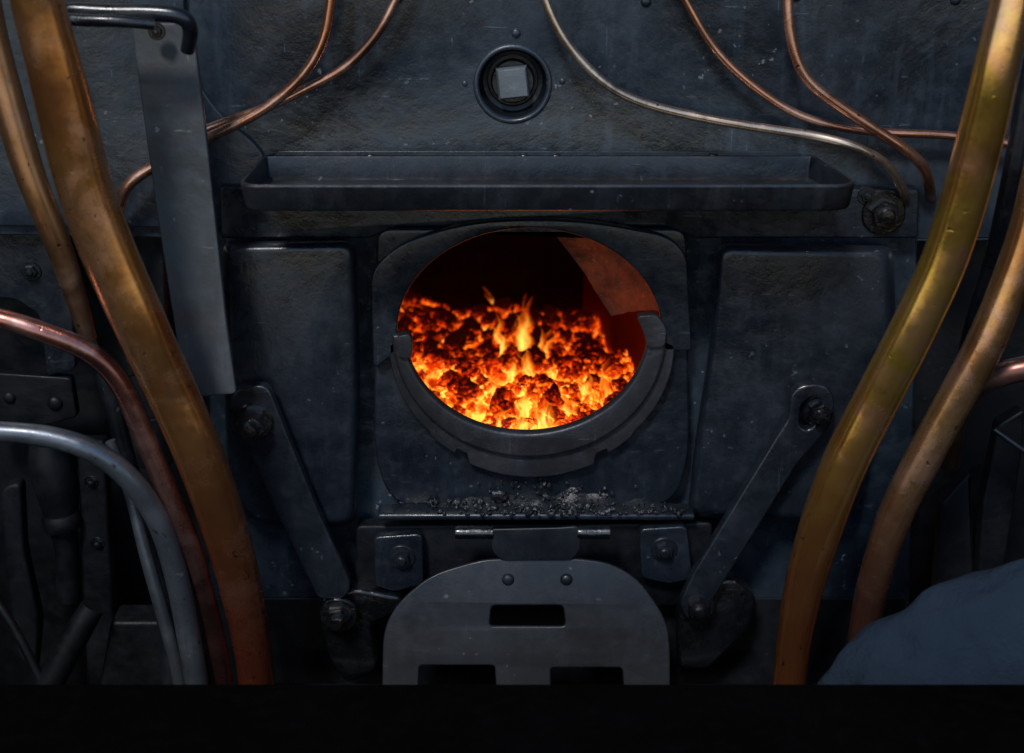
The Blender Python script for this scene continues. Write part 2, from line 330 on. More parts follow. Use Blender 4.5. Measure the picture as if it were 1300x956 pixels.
me=bpy.data.meshes.new("plug_boss"); bmesh.ops.recalc_face_normals(bm,faces=bm.faces); bm.to_mesh(me); bm.free(); finish("plug_boss",me,M_panel,back,35)
bm=bmesh.new(); lathe(bm,c,[(29*k,-.034),(28*k,-.012),(26*k,-.008),(24*k,-.0065),(.001,-.0065)],4,math.radians(51))
me=bpy.data.meshes.new("square_plug"); bmesh.ops.recalc_face_normals(bm,faces=bm.faces); bm.to_mesh(me); bm.free(); finish("square_plug",me,M_square,back,35)
rivet("stud",655,42,0,6,M_back,back)
for q in [(590,106),(714,103)]: rivet("stud",q[0],q[1],0,4,M_back,back)
for q in [(1213,0),(505,-4),(1010,-5),(820,2)]: rivet("stud",q[0],q[1],0,7,M_plate,back)
tag(plate("lagging_sheet",[rnd([(-300,-400),(222,-400),(235,60),(262,130),(345,200),(345,290),(-300,285)],40)],-.012,.01,M_back,.003),"blue-black painted curved lagging sheet over the backhead edge","metal sheet")
# ---------------------------------------------------------------- firehole surround
sur=empty("firehole_surround",P(672,640,-.03),"blue-black cast steel surround with two raised side panels around the firehole","firehole surround")
plate("cross_beam",[rnd([(278,236,6),(1168,240,6),(1166,303,6),(880,303,6),(850,288,10),(500,288,10),(470,303,6),(280,303,6)],6)],-.03,.03,M_plate,.004,sur)
def pad(name,pts,y0,dep,mat,slope=9):
    O=rnd(pts,20,8)
    Q=[O[0]]
    for q in O[1:]:
        if (Vector(q)-Vector(Q[-1])).length>1.2: Q.append(q)
    O=Q; bm=bmesh.new(); rings=[]
    cx=sum(p[0] for p in O)/len(O); cy=sum(p[1] for p in O)/len(O); hw=(max(p[0] for p in O)-min(p[0] for p in O))/2; hh=(max(p[1] for p in O)-min(p[1] for p in O))/2
    for off,f in [(0,0),(0,.5),(.1,.7),(.25,.85),(.5,.95),(.75,.99),(1.0,1.0)]:
        kx=1-off*slope/hw; ky=1-off*slope/hh
        rings.append([bm.verts.new(P(cx+(q[0]-cx)*kx,cy+(q[1]-cy)*ky,y0-dep*f)) for q in O])
    n=len(O)
    for a,b_ in zip(rings,rings[1:]):
        for i in range(n): bm.faces.new((a[i],a[(i+1)%n],b_[(i+1)%n],b_[i]))
    fc=bm.faces.new(rings[-1]); bmesh.ops.triangulate(bm,faces=[fc],ngon_method='BEAUTY'); bmesh.ops.recalc_face_normals(bm,faces=bm.faces)
    me=bpy.data.meshes.new(name); bm.to_mesh(me); bm.free(); return finish(name,me,mat,sur,50)
pad("side_panel",[(283,307,12),(452,304,16),(458,480,60),(453,668,20),(330,672,26),(290,640,26),(284,480,40)],-.0,.07,M_panel,13)
pad("side_panel",[(912,307,16),(1134,312,16),(1138,430,40),(1090,650,34),(1050,666,24),(872,657,20),(882,560,60),(902,430,60)],-.0,.07,M_panel,15)
plate("centre_plate",[rnd([(478,290,20),(872,290,20),(876,590,60),(850,648,60),(505,650,60),(474,590,60)],30,10),ell(668,420,173,136)],-.035,.034,M_plate,.005,sur)
arc=ell(672,421,168,131,180-10,360+8,70)
up=rnd([(474,466,6),(470,345,20),(505,310,30),(600,280,60),(740,279,60),(850,300,24),(872,324,14),(878,446,6),(850,446,4)],20)
plate("upper_plate",[up+[(p[0],p[1]) for p in reversed(arc)]],-.052,.018,M_plate,.003,sur)
# ---------------------------------------------------------------- firehole ring (lower)
ring=empty("firehole_ring",P(675,606,-.07),"worn dark iron protection ring with notches on the lower firehole edge","protection ring")
outer=[]
for i in range(161):
    a=math.radians(0+180*i/160); ca,sa=math.cos(a),math.sin(a)
    dx=181*ca; ry=158
    if abs(dx)<80: ry=168
    elif abs(dx)<96: ry=155
    elif abs(dx)<128: ry=163
    outer.append((675+dx,438+ry*sa))
inn=list(reversed(ell(668,424,154,128,0,180,80)))
plate("flange",[outer+inn],-.052,.017,M_ring,.002,ring)
lipo=ell(672,426,174,155,0,180,90)
plate("lip",[lipo+list(reversed(ell(668,420,155,131,2,178,80)))],-.061,.022,M_ring,.005,ring)
plate("hooked_lug",[rnd([(808,402),(834,400),(846,418),(844,440),(822,442),(818,424)],6,3)],-.067,.02,M_ring,.001,ring)
plate("hooked_lug",[rnd([(502,428),(520,424),(524,438),(522,456),(504,454)],6,3)],-.067,.02,M_ring,.001,ring)
# ---------------------------------------------------------------- firebox
bm=bmesh.new(); n=64; levels=[]
for (yy,gx,gz,gu) in [(-.038,1.02,1.05,1.03),(.05,1.10,1.30,1.15),(.17,1.25,1.75,1.3)]:
    r=[]
    for i in range(n):
        a=2*math.pi*i/n; q=P(672,420,-.05); kx=168*S(672,420,-.05)+.004; kz=.154
        sn_=math.sin(a); zz=q.z+kz*(gz if sn_<0 else gu)*sn_
        r.append(bm.verts.new((q.x+kx*gx*math.cos(a),yy,zz)))
    levels.append(r)
for a,b_ in zip(levels,levels[1:]):
    for i in range(n): bm.faces.new((a[i],b_[i],b_[(i+1)%n],a[(i+1)%n]))
fb=empty("firebox",(0,.6,.95),"soot-blackened steel firebox chamber with red fire glow tinted into its walls inside the firehole","firebox")
me=bpy.data.meshes.new("firehole_tunnel"); bm.to_mesh(me); bm.free(); finish("firehole_tunnel",me,M_fbox,fb,40)
def quad(name,vs,mat,parent=None):
    bm=bmesh.new(); bm.faces.new([bm.verts.new(v) for v in vs]); me=bpy.data.meshes.new(name); bm.to_mesh(me); bm.free(); return finish(name,me,mat,parent,0)
ZB=.88; ZT=1.66
quad("end_wall",[(-.5,1.12,ZB),(.4,1.12,ZB),(.4,1.12,ZT),(-.5,1.12,ZT)],M_fbox,fb)
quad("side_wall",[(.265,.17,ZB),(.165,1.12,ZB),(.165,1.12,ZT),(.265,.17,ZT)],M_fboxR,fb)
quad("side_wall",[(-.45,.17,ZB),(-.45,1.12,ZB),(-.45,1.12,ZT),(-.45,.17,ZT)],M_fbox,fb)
quad("crown_sheet",[(-.5,.17,ZT),(.4,.17,ZT),(.4,1.12,ZT),(-.5,1.12,ZT)],M_fbox,fb)
quad("base_sheet",[(-.5,.1,ZB),(.4,.1,ZB),(.4,1.12,ZB),(-.5,1.12,ZB)],M_fbox,fb)
quad("front_sheet",[(-.5,.171,1.49),(.4,.171,1.49),(.4,.171,ZT),(-.5,.171,ZT)],M_fbox,fb)
# curved deflector plate with a thin turned edge
E0=[P(680,262,.20),P(700,292,.20),P(722,318,.19),P(742,346,.18),P(758,374,.175),P(776,402,.17)]; E1=[P(830,250,.03),P(850,280,.03),P(866,306,.03),P(874,336,.03),P(876,370,.03),P(872,402,.03)]
bm=bmesh.new(); g=[]
for a,b_ in zip(E0,E1): g.append([bm.verts.new(a.lerp(b_,t/12)+Vector((0,.035*math.sin(math.pi*t/12),.004*noise.noise(a*30+Vector((t,0,0)))))) for t in range(13)])
for i in range(5):
    for j in range(12): bm.faces.new((g[i][j],g[i+1][j],g[i+1][j+1],g[i][j+1]))
r=bmesh.ops.extrude_face_region(bm,geom=bm.faces[:])
for v in [q for q in r['geom'] if isinstance(q,bmesh.types.BMVert)]: v.co+=Vector((.005,.009,.006))
me=bpy.data.meshes.new("deflector_plate"); bmesh.ops.recalc_face_normals(bm,faces=bm.faces); bm.to_mesh(me); bm.free()
dp=finish("deflector_plate",me,M_baf,fb,40); dp["label"]="rusty red curved deflector plate with added firelight glow"
# ---------------------------------------------------------------- fire
def bedz(x,y): return 1.045-.085*(y-.1)+.045*noise.noise(Vector((x*6,y*5,3)))+.018*noise.noise(Vector((x*17,y*17,1)))+.12*max(0,(-x-.08))
def lumpmesh(i,sub=3,rough=1.0):
    bm=bmesh.new(); bmesh.ops.create_icosphere(bm,subdivisions=sub,radius=1); o=Vector((i*5.3,i*2.1,i*7.7))
    sx,sy,sz=random.uniform(.75,1.3),random.uniform(.8,1.25),random.uniform(.65,.95)
    for v in bm.verts:
        p=v.co.copy(); d=1+.38*noise.noise(p*1.1+o)+.26*rough*noise.noise(p*2.6+o)+.14*rough*noise.noise(p*6+o)
        dv=noise.voronoi(p*2.4+o)[0]; d-= .3*rough*max(0,.3-(dv[1]-dv[0]))
        v.co=Vector((p.x*sx,p.y*sy,p.z*sz))*d
    me=bpy.data.meshes.new("coal_lump"); bm.to_mesh(me); bm.free()
    me.polygons.foreach_set("use_smooth",[True]*len(me.polygons)); me.set_sharp_from_angle(angle=math.radians(38)); return me
var=[lumpmesh(i,4) for i in range(9)]
for v in var: v.materials.append(M_coal)
placed=[]; cnt=0; tries=0
big=[(-.012,.29,.038),(.07,.27,.029),(-.09,.36,.031),(.11,.42,.030),(-.04,.48,.029),(.03,.62,.030),(-.16,.55,.028),(.14,.56,.028),(-.12,.74,.030),(.06,.8,.032),(.13,.25,.022),(-.13,.25,.022)]
while cnt<290 and tries<14000:
    tries+=1
    if cnt<len(big): x,y,r=big[cnt]
    else:
        x=random.uniform(-.27,.235); y=random.uniform(.1,1.02); r=random.choice([.010,.012,.014,.016,.018,.021,.025])*random.uniform(.85,1.15)*(.84+.4*y)
    if x+r*.8>.262-.105*(y-.17):
        if cnt<len(big): x-=.02
        else: continue
    if any((x-a)**2+(y-b_)**2<((r+c_)*.70)**2 for a,b_,c_ in placed) and cnt>=len(big): continue
    placed.append((x,y,r)); cnt+=1
    ob=bpy.data.objects.new("glowing_coal",random.choice(var)); sc.collection.objects.link(ob)
    ob.location=(x,y,bedz(x,y)+r*random.uniform(.15,.9 if y>.6 else .7)); ob.scale=(r,r,r); ob.rotation_euler=[random.uniform(0,6.28) for _ in range(3)]
    tag(ob,"glowing red-hot coal lump burning on the fire bed","coal","burning coals on the fire bed")
bm=bmesh.new(); G=70; grid=[[bm.verts.new((-.45+.75*i/G,.08+1.04*j/G,bedz(-.45+.75*i/G,.08+1.04*j/G)-.004)) for j in range(G+1)] for i in range(G+1)]
for i in range(G):
    for j in range(G): bm.faces.new((grid[i][j],grid[i+1][j],grid[i+1][j+1],grid[i][j+1]))
for i in range(1300):
    x=random.uniform(-.32,.25); y=random.uniform(.09,1.1); r=random.uniform(.005,.012); z=bedz(x,y)+r*.4
    ret=bmesh.ops.create_icosphere(bm,subdivisions=2,radius=1); o_=Vector((i*1.3,i*.7,i*2.9))
    for v in ret['verts']:
        d=1+.5*noise.noise(v.co*1.4+o_)+.25*noise.noise(v.co*3.5+o_); v.co=Vector((x,y,z))+v.co*r*d
me=bpy.data.meshes.new("ember_bed"); bm.to_mesh(me); bm.free(); eb=finish("ember_bed",me,M_coalSmall,None,40)
tag(eb,"bed of small glowing orange embers covering the firebox floor","embers",kind="stuff")
def flame(px,py,wpx,hpx,lean=0,n=0):
    d=ray(px,py); t=1.9
    while (CAM+d*t).z>bedz((CAM+d*t).x,(CAM+d*t).y)+.008 and t<3.6: t+=.004
    b0=CAM+d*t; k=t/F; W=wpx*k; H=hpx*k; bm=bmesh.new(); uvl=bm.loops.layers.uv.new("UVMap")
    for s_ in range(3):
        ang=s_*1.05+random.random(); sc_=random.uniform(.7,1.1); g=[]
        for j in range(15):
            t=j/14; wd=W*sc_*(math.sin(math.pi*min(1,t*.75+.25))**.8)*(1-t)**.45*.5+.0004
            cx=lean*k*t*t+W*.4*noise.noise(Vector((t*3,n*3.3+s_,0)))*t*2; cy=W*.25*noise.noise(Vector((t*3,n*1.3+s_,7)))*t
            row=[]
            for i in range(9):
                u=i/8*2-1; fx=u*wd; cur=W*.18*(1-u*u)
                row.append(bm.verts.new((b0.x+cx+fx*math.cos(ang)-cur*math.sin(ang),b0.y+cy+fx*math.sin(ang)+cur*math.cos(ang),b0.z-.01+H*t*sc_*(1-.12*abs(u)))))
            g.append(row)
        for j in range(14):
            for i in range(8):
                f=bm.faces.new((g[j][i],g[j][i+1],g[j+1][i+1],g[j+1][i]))
                for lp,(a,b_) in zip(f.loops,((i,j),(i+1,j),(i+1,j+1),(i,j+1))): lp[uvl].uv=(a/8,b_/14)
    me=bpy.data.meshes.new("flame"); bm.to_mesh(me); bm.free(); ob=finish("flame",me,M_flame,None,180)
    tag(ob,"orange-yellow flame licking up between glowing coals","flame","flames rising from the coal bed")
FL=[(640,456,28,64,-6),(664,452,36,84,4),(690,460,28,60,8),(672,476,32,48,-4),(650,478,26,44,3),(545,500,18,42,-8),(530,475,13,34,6),
(556,522,28,36,5),(768,505,28,54,6),(745,505,26,40,-4),(720,528,34,40,5),(690,540,36,44,0),(640,540,36,44,-3),(600,534,32,38,5),
(560,450,9,22,0),(630,392,7,30,-16),(730,440,9,22,0),(755,518,24,36,0),(655,418,9,24,4),(662,545,30,38,0),(705,482,22,36,3),(628,500,22,34,-3),(668,520,28,40,2)]
for i,f in enumerate(FL): flame(f[0],f[1],f[2],f[3]*1.15,f[4],i)

# ---------------------------------------------------------------- tray
def tray():
    root=empty("shelf_tray",P(695,268,-.1),"black steel drip tray shelf with shallow lip mounted above the firehole","tray")
    z0=P(695,269,-.2).z; z1=P(695,234,-.2).z
    fl=P(306,250,-.2).x; fr=P(1085,250,-.2).x; bl=P(338,205,-.012).x; br=P(1030,205,-.012).x
    def outl(o):
        pts=[(bl+o,-.014-o,.004),(br-o,-.014-o,.004),(fr-o,-.155,.05),(fr-o-.002,-.2+o,.03),(fl+o+.002,-.2+o,.03),(fl+o,-.155,.05)]
        return rnd(pts,.03,8)
    bm=bmesh.new(); n=len(outl(0))
    lv=[[bm.verts.new((x,y,z0)) for x,y in outl(.006)],[bm.verts.new((x,y,z0+.002)) for x,y in outl(.002)],[bm.verts.new((x,y,z0+.006)) for x,y in outl(0)],[bm.verts.new((x,y,z1-.003)) for x,y in outl(-.004)],
        [bm.verts.new((x,y,z1)) for x,y in outl(-.003)],[bm.verts.new((x,y,z1)) for x,y in outl(.0005)],[bm.verts.new((x,y,z1-.003)) for x,y in outl(.0015)],[bm.verts.new((x,y,z0+.008)) for x,y in outl(.004)],[bm.verts.new((x,y,z0+.004)) for x,y in outl(.009)]]
    for a,b_ in zip(lv,lv[1:]):
        for i in range(n): bm.faces.new((a[i],a[(i+1)%n],b_[(i+1)%n],b_[i]))
    bm.faces.new(lv[-1]); bm.faces.new(lv[0]); bmesh.ops.recalc_face_normals(bm,faces=bm.faces)
    me=bpy.data.meshes.new("tray_pan"); bm.to_mesh(me); bm.free(); finish("tray_pan",me,M_tray,root,24)
    plate("backing_strip",[rnd([(352,192),(1010,192),(1022,200),(1022,240),(345,240),(345,200)],3)],-.004,.004,M_plate,.001,root)
    for x in (470,665,706,905): rivet("rivet",x,203,-.004,9,M_plate,root)
tray()
bolt("hex_bolt",1121,270,-.03,28,M_oily); tag(bpy.data.objects["hex_bolt"],"large oily hex bolt with washer beside the tray","bolt")
bolt("hex_bolt",1100,248,-.03,12); tag(bpy.data.objects["hex_bolt.001"],"small dark hex bolt beside the large bolt","bolt")

# ---------------------------------------------------------------- strap bracket
st=empty("strap_lever",P(265,505,-.12),"long flat grey steel strap lever with hooked rod handle","lever")
plate("strap_bar",[rnd([(166,30,10),(244,28,10),(258,140,0),(268,230,0),(286,400,0),(300,500,6),(234,506,6),(222,420,0),(196,250,0)],8)],-.16,.012,M_strap,.0025,st,tilt=5)
tube("hook_rod",[(238,64,-.2,18),(242,38,-.215,20),(230,21,-.225,21),(190,16,-.225,22),(140,16,-.225,22),(100,13,-.225,20),(80,14,-.23,18),(82,23,-.24,16),(110,26,-.245,16),(150,27,-.245,15),(196,31,-.235,14)],M_link,st)
bolt("pivot_bolt",199,40,-.165,11,parent=st)
lk=empty("link_lever",P(430,780,-.1),"flat oily steel link lever bolted beneath the strap","lever","link levers beside the firehole")
plate("link_bar",[rnd([(288,512,10),(300,492,12),(340,488,14),(352,520,10),(400,640,0),(446,742,10),(440,760,10),(404,762,10),(350,650,0)],8)],-.105,.02,M_link,.004,lk)
bolt("pivot_bolt",322,535,-.106,25,parent=lk,h=1.6,mat=M_oily,hexr=.8)
bolt("pivot_bolt",430,780,-.1,24,parent=lk,h=1.2,mat=M_oily)
plate("pivot_bracket",[rnd([(404,758),(452,748),(512,760),(510,776),(470,792),(480,850),(440,870),(418,840),(408,800)],10)],-.085,.04,M_oily,.006,lk)
lk=empty("link_lever",P(885,770,-.1),"flat steel link lever with slotted rounded eye","lever","link levers beside the firehole")
plate("link_bar",[rnd([(1003,500,14),(1020,488,16),(1050,488,18),(1062,508,16),(1056,540,14),(1012,590,0),(918,742,0),(900,770,10),(872,790,12),(862,768,10),(880,728,0),(985,556,0),(1002,530,10)],10),
   rnd([(1016,516,8),(1030,502,8),(1044,508,8),(1042,530,8),(1026,548,8),(1014,540,8)],8)],-.105,.022,M_link,.004,lk)
bolt("pivot_bolt",1038,522,-.09,20,parent=lk,h=1.6,mat=M_oily,hexr=.8)
bolt("pivot_bolt",886,768,-.1,22,parent=lk,h=1.2,mat=M_oily)
plate("pivot_bracket",[rnd([(858,790),(880,745),(930,735),(962,760),(950,800),(900,850),(862,850)],10)],-.08,.04,M_oily,.006,lk)

# ---------------------------------------------------------------- ledge, lower brackets
YL=-.085
zl=P(675,656,YL).z
lx0=P(470,662,YL).x; lx1=P(892,662,YL).x
led=empty("firehole_ledge",((lx0+lx1)/2,-.06,zl-.02),"thin black steel ledge strewn with coal crumbs beneath the firehole","ledge")
box("shelf",lx0+.01,lx1-.01,YL+.01,-.034,zl-.012,zl-.001,M_plate,led,.004)
plate("apron_plate",[rnd([(452,668),(905,664),(900,735),(860,770),(520,770),(450,740)],8)],-.05,.03,M_dark,.004,led)
for nm,pts,bl_ in (("mounting_bracket",[(474,682),(536,678),(538,742),(500,752),(476,744)],(510,707)),("mounting_bracket",[(812,672),(872,668),(880,735),(850,742),(814,734)],(843,697))):
    q=plate(nm,[rnd(pts,8)],-.075,.02,M_plate,.003); tag(q,"small dark steel mounting bracket with hex bolt under the ledge","bracket","brackets under the ledge")
    bolt("hex_bolt",bl_[0],bl_[1],-.075,17,parent=q)
# ---------------------------------------------------------------- fire door flap
fd=empty("fire_door",P(668,705,-.12),"dark steel hinged firehole flap door hanging open with rectangular slots","fire door")
DT=17; DR=(668,712); DY=-.12
out=rnd([(486,960,4),(485,870,0),(486,800,24),(504,766,20),(546,730,24),(608,711,30),(640,709,10),(730,709,10),(775,714,30),(812,736,24),(846,786,24),(851,820,20),(851,870,0),(850,960,4)],10)
plate("door_plate",[out,rnd([(624,769),(715,769),(718,795),(621,795)],6),rnd([(532,845),(628,845),(630,880),(531,880)],5),rnd([(699,848),(790,848),(792,882),(700,882)],5)],DY,.010,M_flap,.0028,fd,tilt=DT,ref=DR)
plate("hinge_leaf",[rnd([(624,672,4),(712,670,4),(734,668,6),(738,696,8),(726,712,8),(636,712,8),(624,700,8)],6)],DY-.002,.005,M_flap,.002,fd,tilt=3,ref=(668,690))
for xa,xb in ((578,626),(733,774)):
    tube("hinge_pin",[(xa,676,-.115,15),(xa+2,676,-.115,17),((xa+xb)/2,676,-.115,17),(xb,676,-.115,17)],M_oily,fd,step=4,dent=.01)
def onflap(px,py):
    t=math.radians(DT); Nn=Vector((0,-math.cos(t),math.sin(t))); O=P(DR[0],DR[1],DY); d=ray(px,py); return (CAM+d*((O-CAM).dot(Nn)/d.dot(Nn))).y
for q in ((645,736),(719,736)): rivet("rivet",q[0],q[1],onflap(*q),8,M_flap,fd)

rawv=[lumpmesh(20+i,3,.8) for i in range(6)]
for v in rawv: v.materials.clear(); v.materials.append(M_raw)
XC=P(700,650,-.06).x
def heap(x,y):
    return max(0,(y-YL-.006)/.045)**1.3*.020*max(0,1-(abs(XC-x)/.20)**1.3)*(1+1.3*noise.noise(Vector((x*26,y*26,0))))
for i in range(260):
    if i<1: x,y,r=P(634,625,YL).x,YL+.036,.014
    else:
        x=P(random.gauss(705,75) if i%3 else random.uniform(540,870),655,YL).x; y=random.uniform(YL+.004,-.040); r=random.uniform(.0013,.0038)*(1.9 if random.random()<.12 else 1)
        x=min(max(x,lx0+.02),lx1-.02)
    # some crumbs cling higher, against the plate below the ring
    up_=(random.random()**3*.024 if i and y>-.052 else 0)
    ob=bpy.data.objects.new("coal_lump",random.choice(rawv)); sc.collection.objects.link(ob); ob.location=(x,(y if up_<.006 else -.0365-r*.6),zl+r*.5+heap(x,y)+(up_ if heap(x,y)>.006 else 0)); ob.scale=(r*1.2,r,r*.85); ob.rotation_euler=[random.uniform(0,6.28) for _ in range(3)]
    tag(ob,"small lump of unburnt black coal spilled on the ledge" if i else "larger grey coal lump resting beside the ring","coal","spilled coal on the ledge")
bm=bmesh.new(); gx=110; gy=10; gr=[]
for i in range(gx+1):
    row=[]
    for j in range(gy+1):
        x=P(540+320*i/gx,655,YL).x; y=YL+.014+.012*noise.noise(Vector((x*30,5,0)))*(1-j/gy)+(-.034-YL-.014)*j/gy
        row.append(bm.verts.new((x,y,zl-.002+heap(x,y)*min(1,i/14,(gx-i)/14)+.0016*noise.noise(Vector((x*160,y*160,0))))))
    gr.append(row)
for i in range(gx):
    for j in range(gy): bm.faces.new((gr[i][j],gr[i+1][j],gr[i+1][j+1],gr[i][j+1]))
me=bpy.data.meshes.new("coal_slack"); bm.to_mesh(me); bm.free(); tag(finish("coal_slack",me,M_raw,None,60),"fine black coal slack heaped along the ledge","coal dust",kind="stuff")
# ---------------------------------------------------------------- pipes
def pipe(pts,mat,label,**k): return tag(tube("pipe",pts,mat,None,**k),label,"pipe")
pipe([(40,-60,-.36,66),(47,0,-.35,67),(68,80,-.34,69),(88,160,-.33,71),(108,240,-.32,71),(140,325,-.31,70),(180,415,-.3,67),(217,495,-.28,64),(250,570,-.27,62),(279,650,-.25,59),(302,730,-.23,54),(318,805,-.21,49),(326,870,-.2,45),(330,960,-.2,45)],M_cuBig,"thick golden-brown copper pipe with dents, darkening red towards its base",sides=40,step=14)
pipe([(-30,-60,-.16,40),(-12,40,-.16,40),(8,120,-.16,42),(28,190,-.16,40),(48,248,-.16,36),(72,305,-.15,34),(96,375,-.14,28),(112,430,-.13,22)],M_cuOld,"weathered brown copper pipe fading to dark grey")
pipe([(104,400,-.1,22),(125,455,-.1,22),(150,540,-.1,22),(176,640,-.1,24),(198,720,-.1,26),(214,800,-.08,26),(220,900,-.08,26)],M_blackpipe,"sooty black pipe running down behind the copper pipes")
pipe([(-60,395,-.3,24),(0,404,-.3,25),(60,424,-.3,26),(112,446,-.29,27),(150,482,-.28,28),(178,540,-.27,28),(210,615,-.26,28),(240,688,-.25,28),(262,765,-.23,26),(282,860,-.22,26),(290,960,-.22,26)],M_cuPurple,"reddish-purple tarnished copper pipe bending downward")
pipe([(-60,545,-.3,26),(0,548,-.3,27),(60,554,-.3,28),(118,572,-.3,29),(165,608,-.29,30),(202,662,-.27,30),(224,730,-.26,30),(238,800,-.25,30),(250,870,-.25,30),(255,960,-.25,30)],M_grey,"dull blue-grey steel pipe bending downward")
pipe([(140,560,-.17,14),(165,625,-.17,15),(184,700,-.18,17),(204,770,-.19,18),(226,850,-.19,18),(236,940,-.19,18)],M_grey,"thinner worn grey steel pipe beside the grey pipe",sides=16)
pipe([(424,-40,-.05,13),(420,0,-.05,13),(411,50,-.05,13),(385,95,-.05,13),(342,134,-.05,13),(300,158,-.05,13),(262,176,-.05,14),(225,196,-.05,14),(185,217,-.05,15),(160,238,-.05,15),(150,268,-.04,14),(152,300,-.03,14),(160,340,-.02,14)],M_cuThin,"thin reddish copper pipe curving across the backhead",sides=16)
pipe([(520,-40,-.03,12),(502,0,-.03,12),(478,44,-.03,12),(438,86,-.03,12),(390,112,-.03,12),(340,136,-.035,12),(300,150,-.03,12),(262,164,-.025,12),(225,176,-.022,12)],M_cuThin,"thin dark copper pipe with gentle bend on the backhead",sides=16)
pipe([(684,-40,-.05,12),(692,0,-.05,12),(716,50,-.05,12),(758,98,-.05,12),(808,128,-.05,12),(880,147,-.05,12),(950,160,-.06,12),(1030,172,-.06,12),(1085,186,-.07,12),(1122,206,-.06,12),(1142,232,-.05,12),(1150,255,-.03,12),(1152,275,.02,12)],M_cuPale,"thin pale copper pipe sweeping in an S-curve",sides=16)
pipe([(850,-40,-.03,11),(870,0,-.03,11),(904,58,-.03,11),(948,103,-.03,11),(1005,142,-.03,11),(1060,160,-.03,11),(1120,168,-.03,11),(1210,172,-.03,11),(1290,184,-.03,11),(1380,200,-.03,11)],M_cuThin,"thin dark copper pipe curving down and running level",sides=16)
pipe([(1000,-40,-.06,14),(1000,0,-.06,14),(1004,50,-.06,14),(1022,98,-.06,14),(1062,132,-.06,14),(1112,165,-.06,14),(1150,190,-.06,14),(1172,212,-.05,14),(1180,236,-.03,14),(1182,258,.02,14)],M_cuThin,"thin reddish copper pipe bending down beside the backhead",sides=16)
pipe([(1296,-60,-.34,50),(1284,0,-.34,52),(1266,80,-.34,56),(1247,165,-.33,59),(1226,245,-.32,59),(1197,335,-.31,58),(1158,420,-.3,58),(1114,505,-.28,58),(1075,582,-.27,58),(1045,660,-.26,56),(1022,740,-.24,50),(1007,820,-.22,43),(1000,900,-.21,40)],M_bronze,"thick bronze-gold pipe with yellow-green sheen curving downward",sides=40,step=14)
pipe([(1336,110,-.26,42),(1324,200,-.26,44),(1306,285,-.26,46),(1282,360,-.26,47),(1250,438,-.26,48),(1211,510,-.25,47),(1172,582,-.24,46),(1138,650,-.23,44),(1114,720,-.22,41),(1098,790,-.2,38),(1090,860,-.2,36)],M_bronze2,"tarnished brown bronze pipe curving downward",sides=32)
pipe([(1400,455,-.2,34),(1300,468,-.2,33),(1265,478,-.19,32),(1238,494,-.17,30),(1215,530,-.14,26),(1205,590,-.1,26)],M_stub,"short dull reddish-brown copper pipe bend")
pipe([(1316,60,-.12,26),(1300,140,-.12,26),(1284,230,-.12,26),(1262,330,-.1,26),(1240,400,-.08,26),(1225,470,-.06,26)],M_blackpipe,"black painted pipe behind the bronze pipes")
# ---------------------------------------------------------------- side frames (recessed dark)
tag(plate("frame_plate",[rnd([(-400,292),(272,300),(262,1100),(-400,1100)],0)],.14,.02,M_dark,.002),"shade-painted black steel frame plate behind the pipes","frame plate","frame plates")
tag(plate("frame_plate",[rnd([(1150,306),(1750,300),(1750,1100),(1140,1100)],0)],.14,.02,M_dark,.002),"shade-painted black steel frame plate behind the pipes","frame plate","frame plates")
q=plate("angle_bracket",[rnd([(-60,290),(78,292),(80,330),(92,400),(96,470),(60,478),(50,400),(20,380),(-60,375)],8)],.02,.02,M_panel,.003); tag(q,"black steel angle bracket with hex bolt","bracket")
bolt("hex_bolt",40,344,.02,13,parent=q)
q=plate("angle_bracket",[rnd([(-60,470),(90,480),(98,530),(60,540),(-60,530)],6)],.02,.02,M_dark,.003); tag(q,"shade-painted black flat bracket with rivets","bracket")
rivet("rivet",70,512,.02,10,M_dark,q); rivet("rivet",12,505,.02,8,M_dark,q)
q=plate("angle_bracket",[rnd([(150,540),(262,520),(266,560),(200,600),(160,590)],6)],.03,.02,M_dark,.003); tag(q,"shade-painted black gusset bracket behind pipes","bracket")
q=plate("frame_upright",[rnd([(150,300),(208,298),(212,470),(160,480)],6)],.03,.02,M_dark,.004); tag(q,"shade-painted black upright between the pipe and strap","upright")
q=plate("frame_upright",[rnd([(96,560),(132,560),(150,900),(112,900)],6)],.03,.03,M_dark,.006); tag(q,"black steel upright bar in the frame","upright")
bolt("hex_bolt",116,612,.03,9,parent=q,mat=M_oily); bolt("hex_bolt",124,690,.03,9,parent=q,mat=M_oily)
tag(plate("frame_upright",[rnd([(0,620),(26,612),(30,700),(50,790),(44,860),(20,830),(6,720)],12)],.0,.03,M_dark,.006),"black steel curved upright bar with worn edge","upright")
q=tag(tube("valve_body",[(60,560,.03,44),(64,585,.03,56),(70,610,.03,58),(76,640,.03,48),(80,668,.03,34),(84,700,.03,30),(88,760,.03,30)],M_dark,None),"shade-painted black valve body behind the pipes","valve")
tube("valve_collar",[(77,650,.025,44),(78,656,.025,50),(79,664,.025,50),(80,670,.025,44)],M_dark,q,step=4)
tag(tube("drain_tube",[(118,770,-.1,30),(100,800,-.11,34),(80,835,-.12,36),(62,870,-.13,36)],M_dark,None),"short shade-painted dark drain tube","tube")
tag(tube("control_rod",[(-20,740,-.1,12),(20,800,-.12,12),(60,880,-.14,12)],M_dark,None,sides=12),"thin dark control rod","rod")
tag(plate("tank_box",[rnd([(140,790,6),(215,790,6),(260,870,6),(240,960,6),(110,960,6)],6)],-.08,.06,M_dark,.006),"shade-painted dark metal box among the pipes","box")
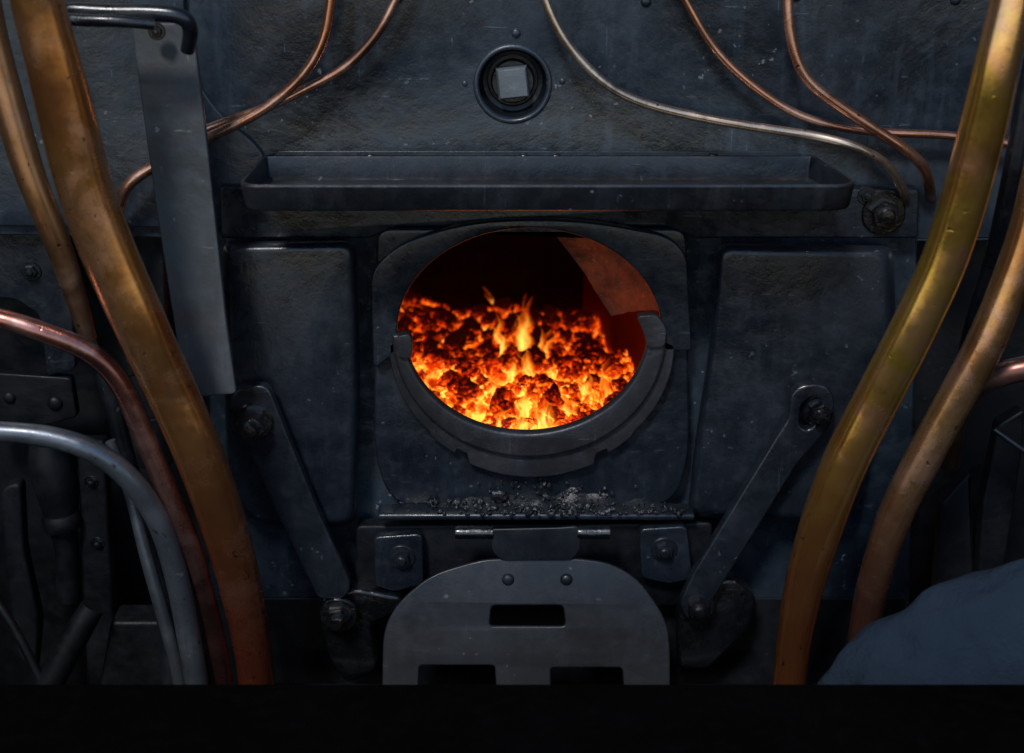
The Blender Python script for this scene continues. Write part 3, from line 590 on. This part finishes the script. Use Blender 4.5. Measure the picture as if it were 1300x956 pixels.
tag(plate("frame_upright",[rnd([(1268,540),(1300,520),(1300,560),(1275,720),(1240,760),(1248,640)],5)],-.0,.03,M_dark,.004),"black steel upright bar behind pipes","upright")
tag(plate("frame_upright",[rnd([(1196,640),(1232,600),(1238,760),(1200,860),(1180,860)],5)],.02,.03,M_dark,.004),"black steel curved upright bar behind pipes","upright")
tag(tube("control_rod",[(1262,545,-.08,8),(1290,565,-.09,8),(1340,600,-.1,8)],M_link,None,sides=12),"thin grey control rod","rod")
tag(plate("lower_casing",[rnd([(262,760),(1150,760),(1150,1200),(262,1200)],0)],-.008,.005,M_dark,.002),"shade-painted black lower boiler casing below the firehole","casing")
tag(tube("drag_beam",[(330,885,-.12,36),(650,888,-.12,36),(1040,885,-.12,36)],M_dark,None,sides=16),"shade-painted black round beam beneath the fire door","beam")
# ---------------------------------------------------------------- added out-of-view sheets and roof, floor and cloth
q=box("added_side_sheet",-1.32,-1.30,-1.0,.25,-.2,2.75,M_dark,None,.003); tag(q,"black side sheet added out of view to darken metal reflections","added sheet","added side sheets")  # unseen side sheets, added so the metal reflects something dark
q=box("added_side_sheet",1.30,1.32,-1.0,.25,-.2,2.75,M_dark,None,.003); tag(q,"black side sheet added out of view to darken metal reflections","added sheet","added side sheets")
q=box("added_roof",-1.34,1.34,-.6,.25,2.75,2.78,M_dark,None,.003); tag(q,"black roof sheet added out of view to darken metal reflections","roof")  # unseen roof, added for darker reflections and deeper shade
zf=P(650,868,-.5).z
q=box("floor",-2.2,2.2,-2.6,-.5,zf-.04,zf,M_floor,None,.003); q["kind"]="structure"; q["label"]="black coal-dusted cab floor in front of the boiler"; q["category"]="floor"
q=box("ground",-6,6,-6,3,zf-.75,zf-.7,M_floor,None,0); q["kind"]="structure"; q["label"]="black sooty ground beneath the cab"; q["category"]="ground"
c=P(1330,950,-.36); k=S(1330,950,-.36); bm=bmesh.new(); bmesh.ops.create_icosphere(bm,subdivisions=6,radius=1)
for v in bm.verts:
    p=v.co.copy(); d=1+.05*noise.noise(p*2.2)+.055*noise.noise(Vector((p.x*3+p.z*4,p.y*3,p.z*1.5-p.x*2)))+.018*noise.noise(p*7)
    zz=p.z*258*k*d
    if p.z<0: zz=p.z*(c.z-(zf-.7))
    v.co=Vector((c.x+p.x*304*k*d,c.y+p.y*.13*d,c.z+zz))
me=bpy.data.meshes.new("cloth_bundle"); bm.to_mesh(me); bm.free(); tag(finish("cloth_bundle",me,M_cloth,None,180),"soft dark navy blue cloth bundle beside the pipes","cloth")
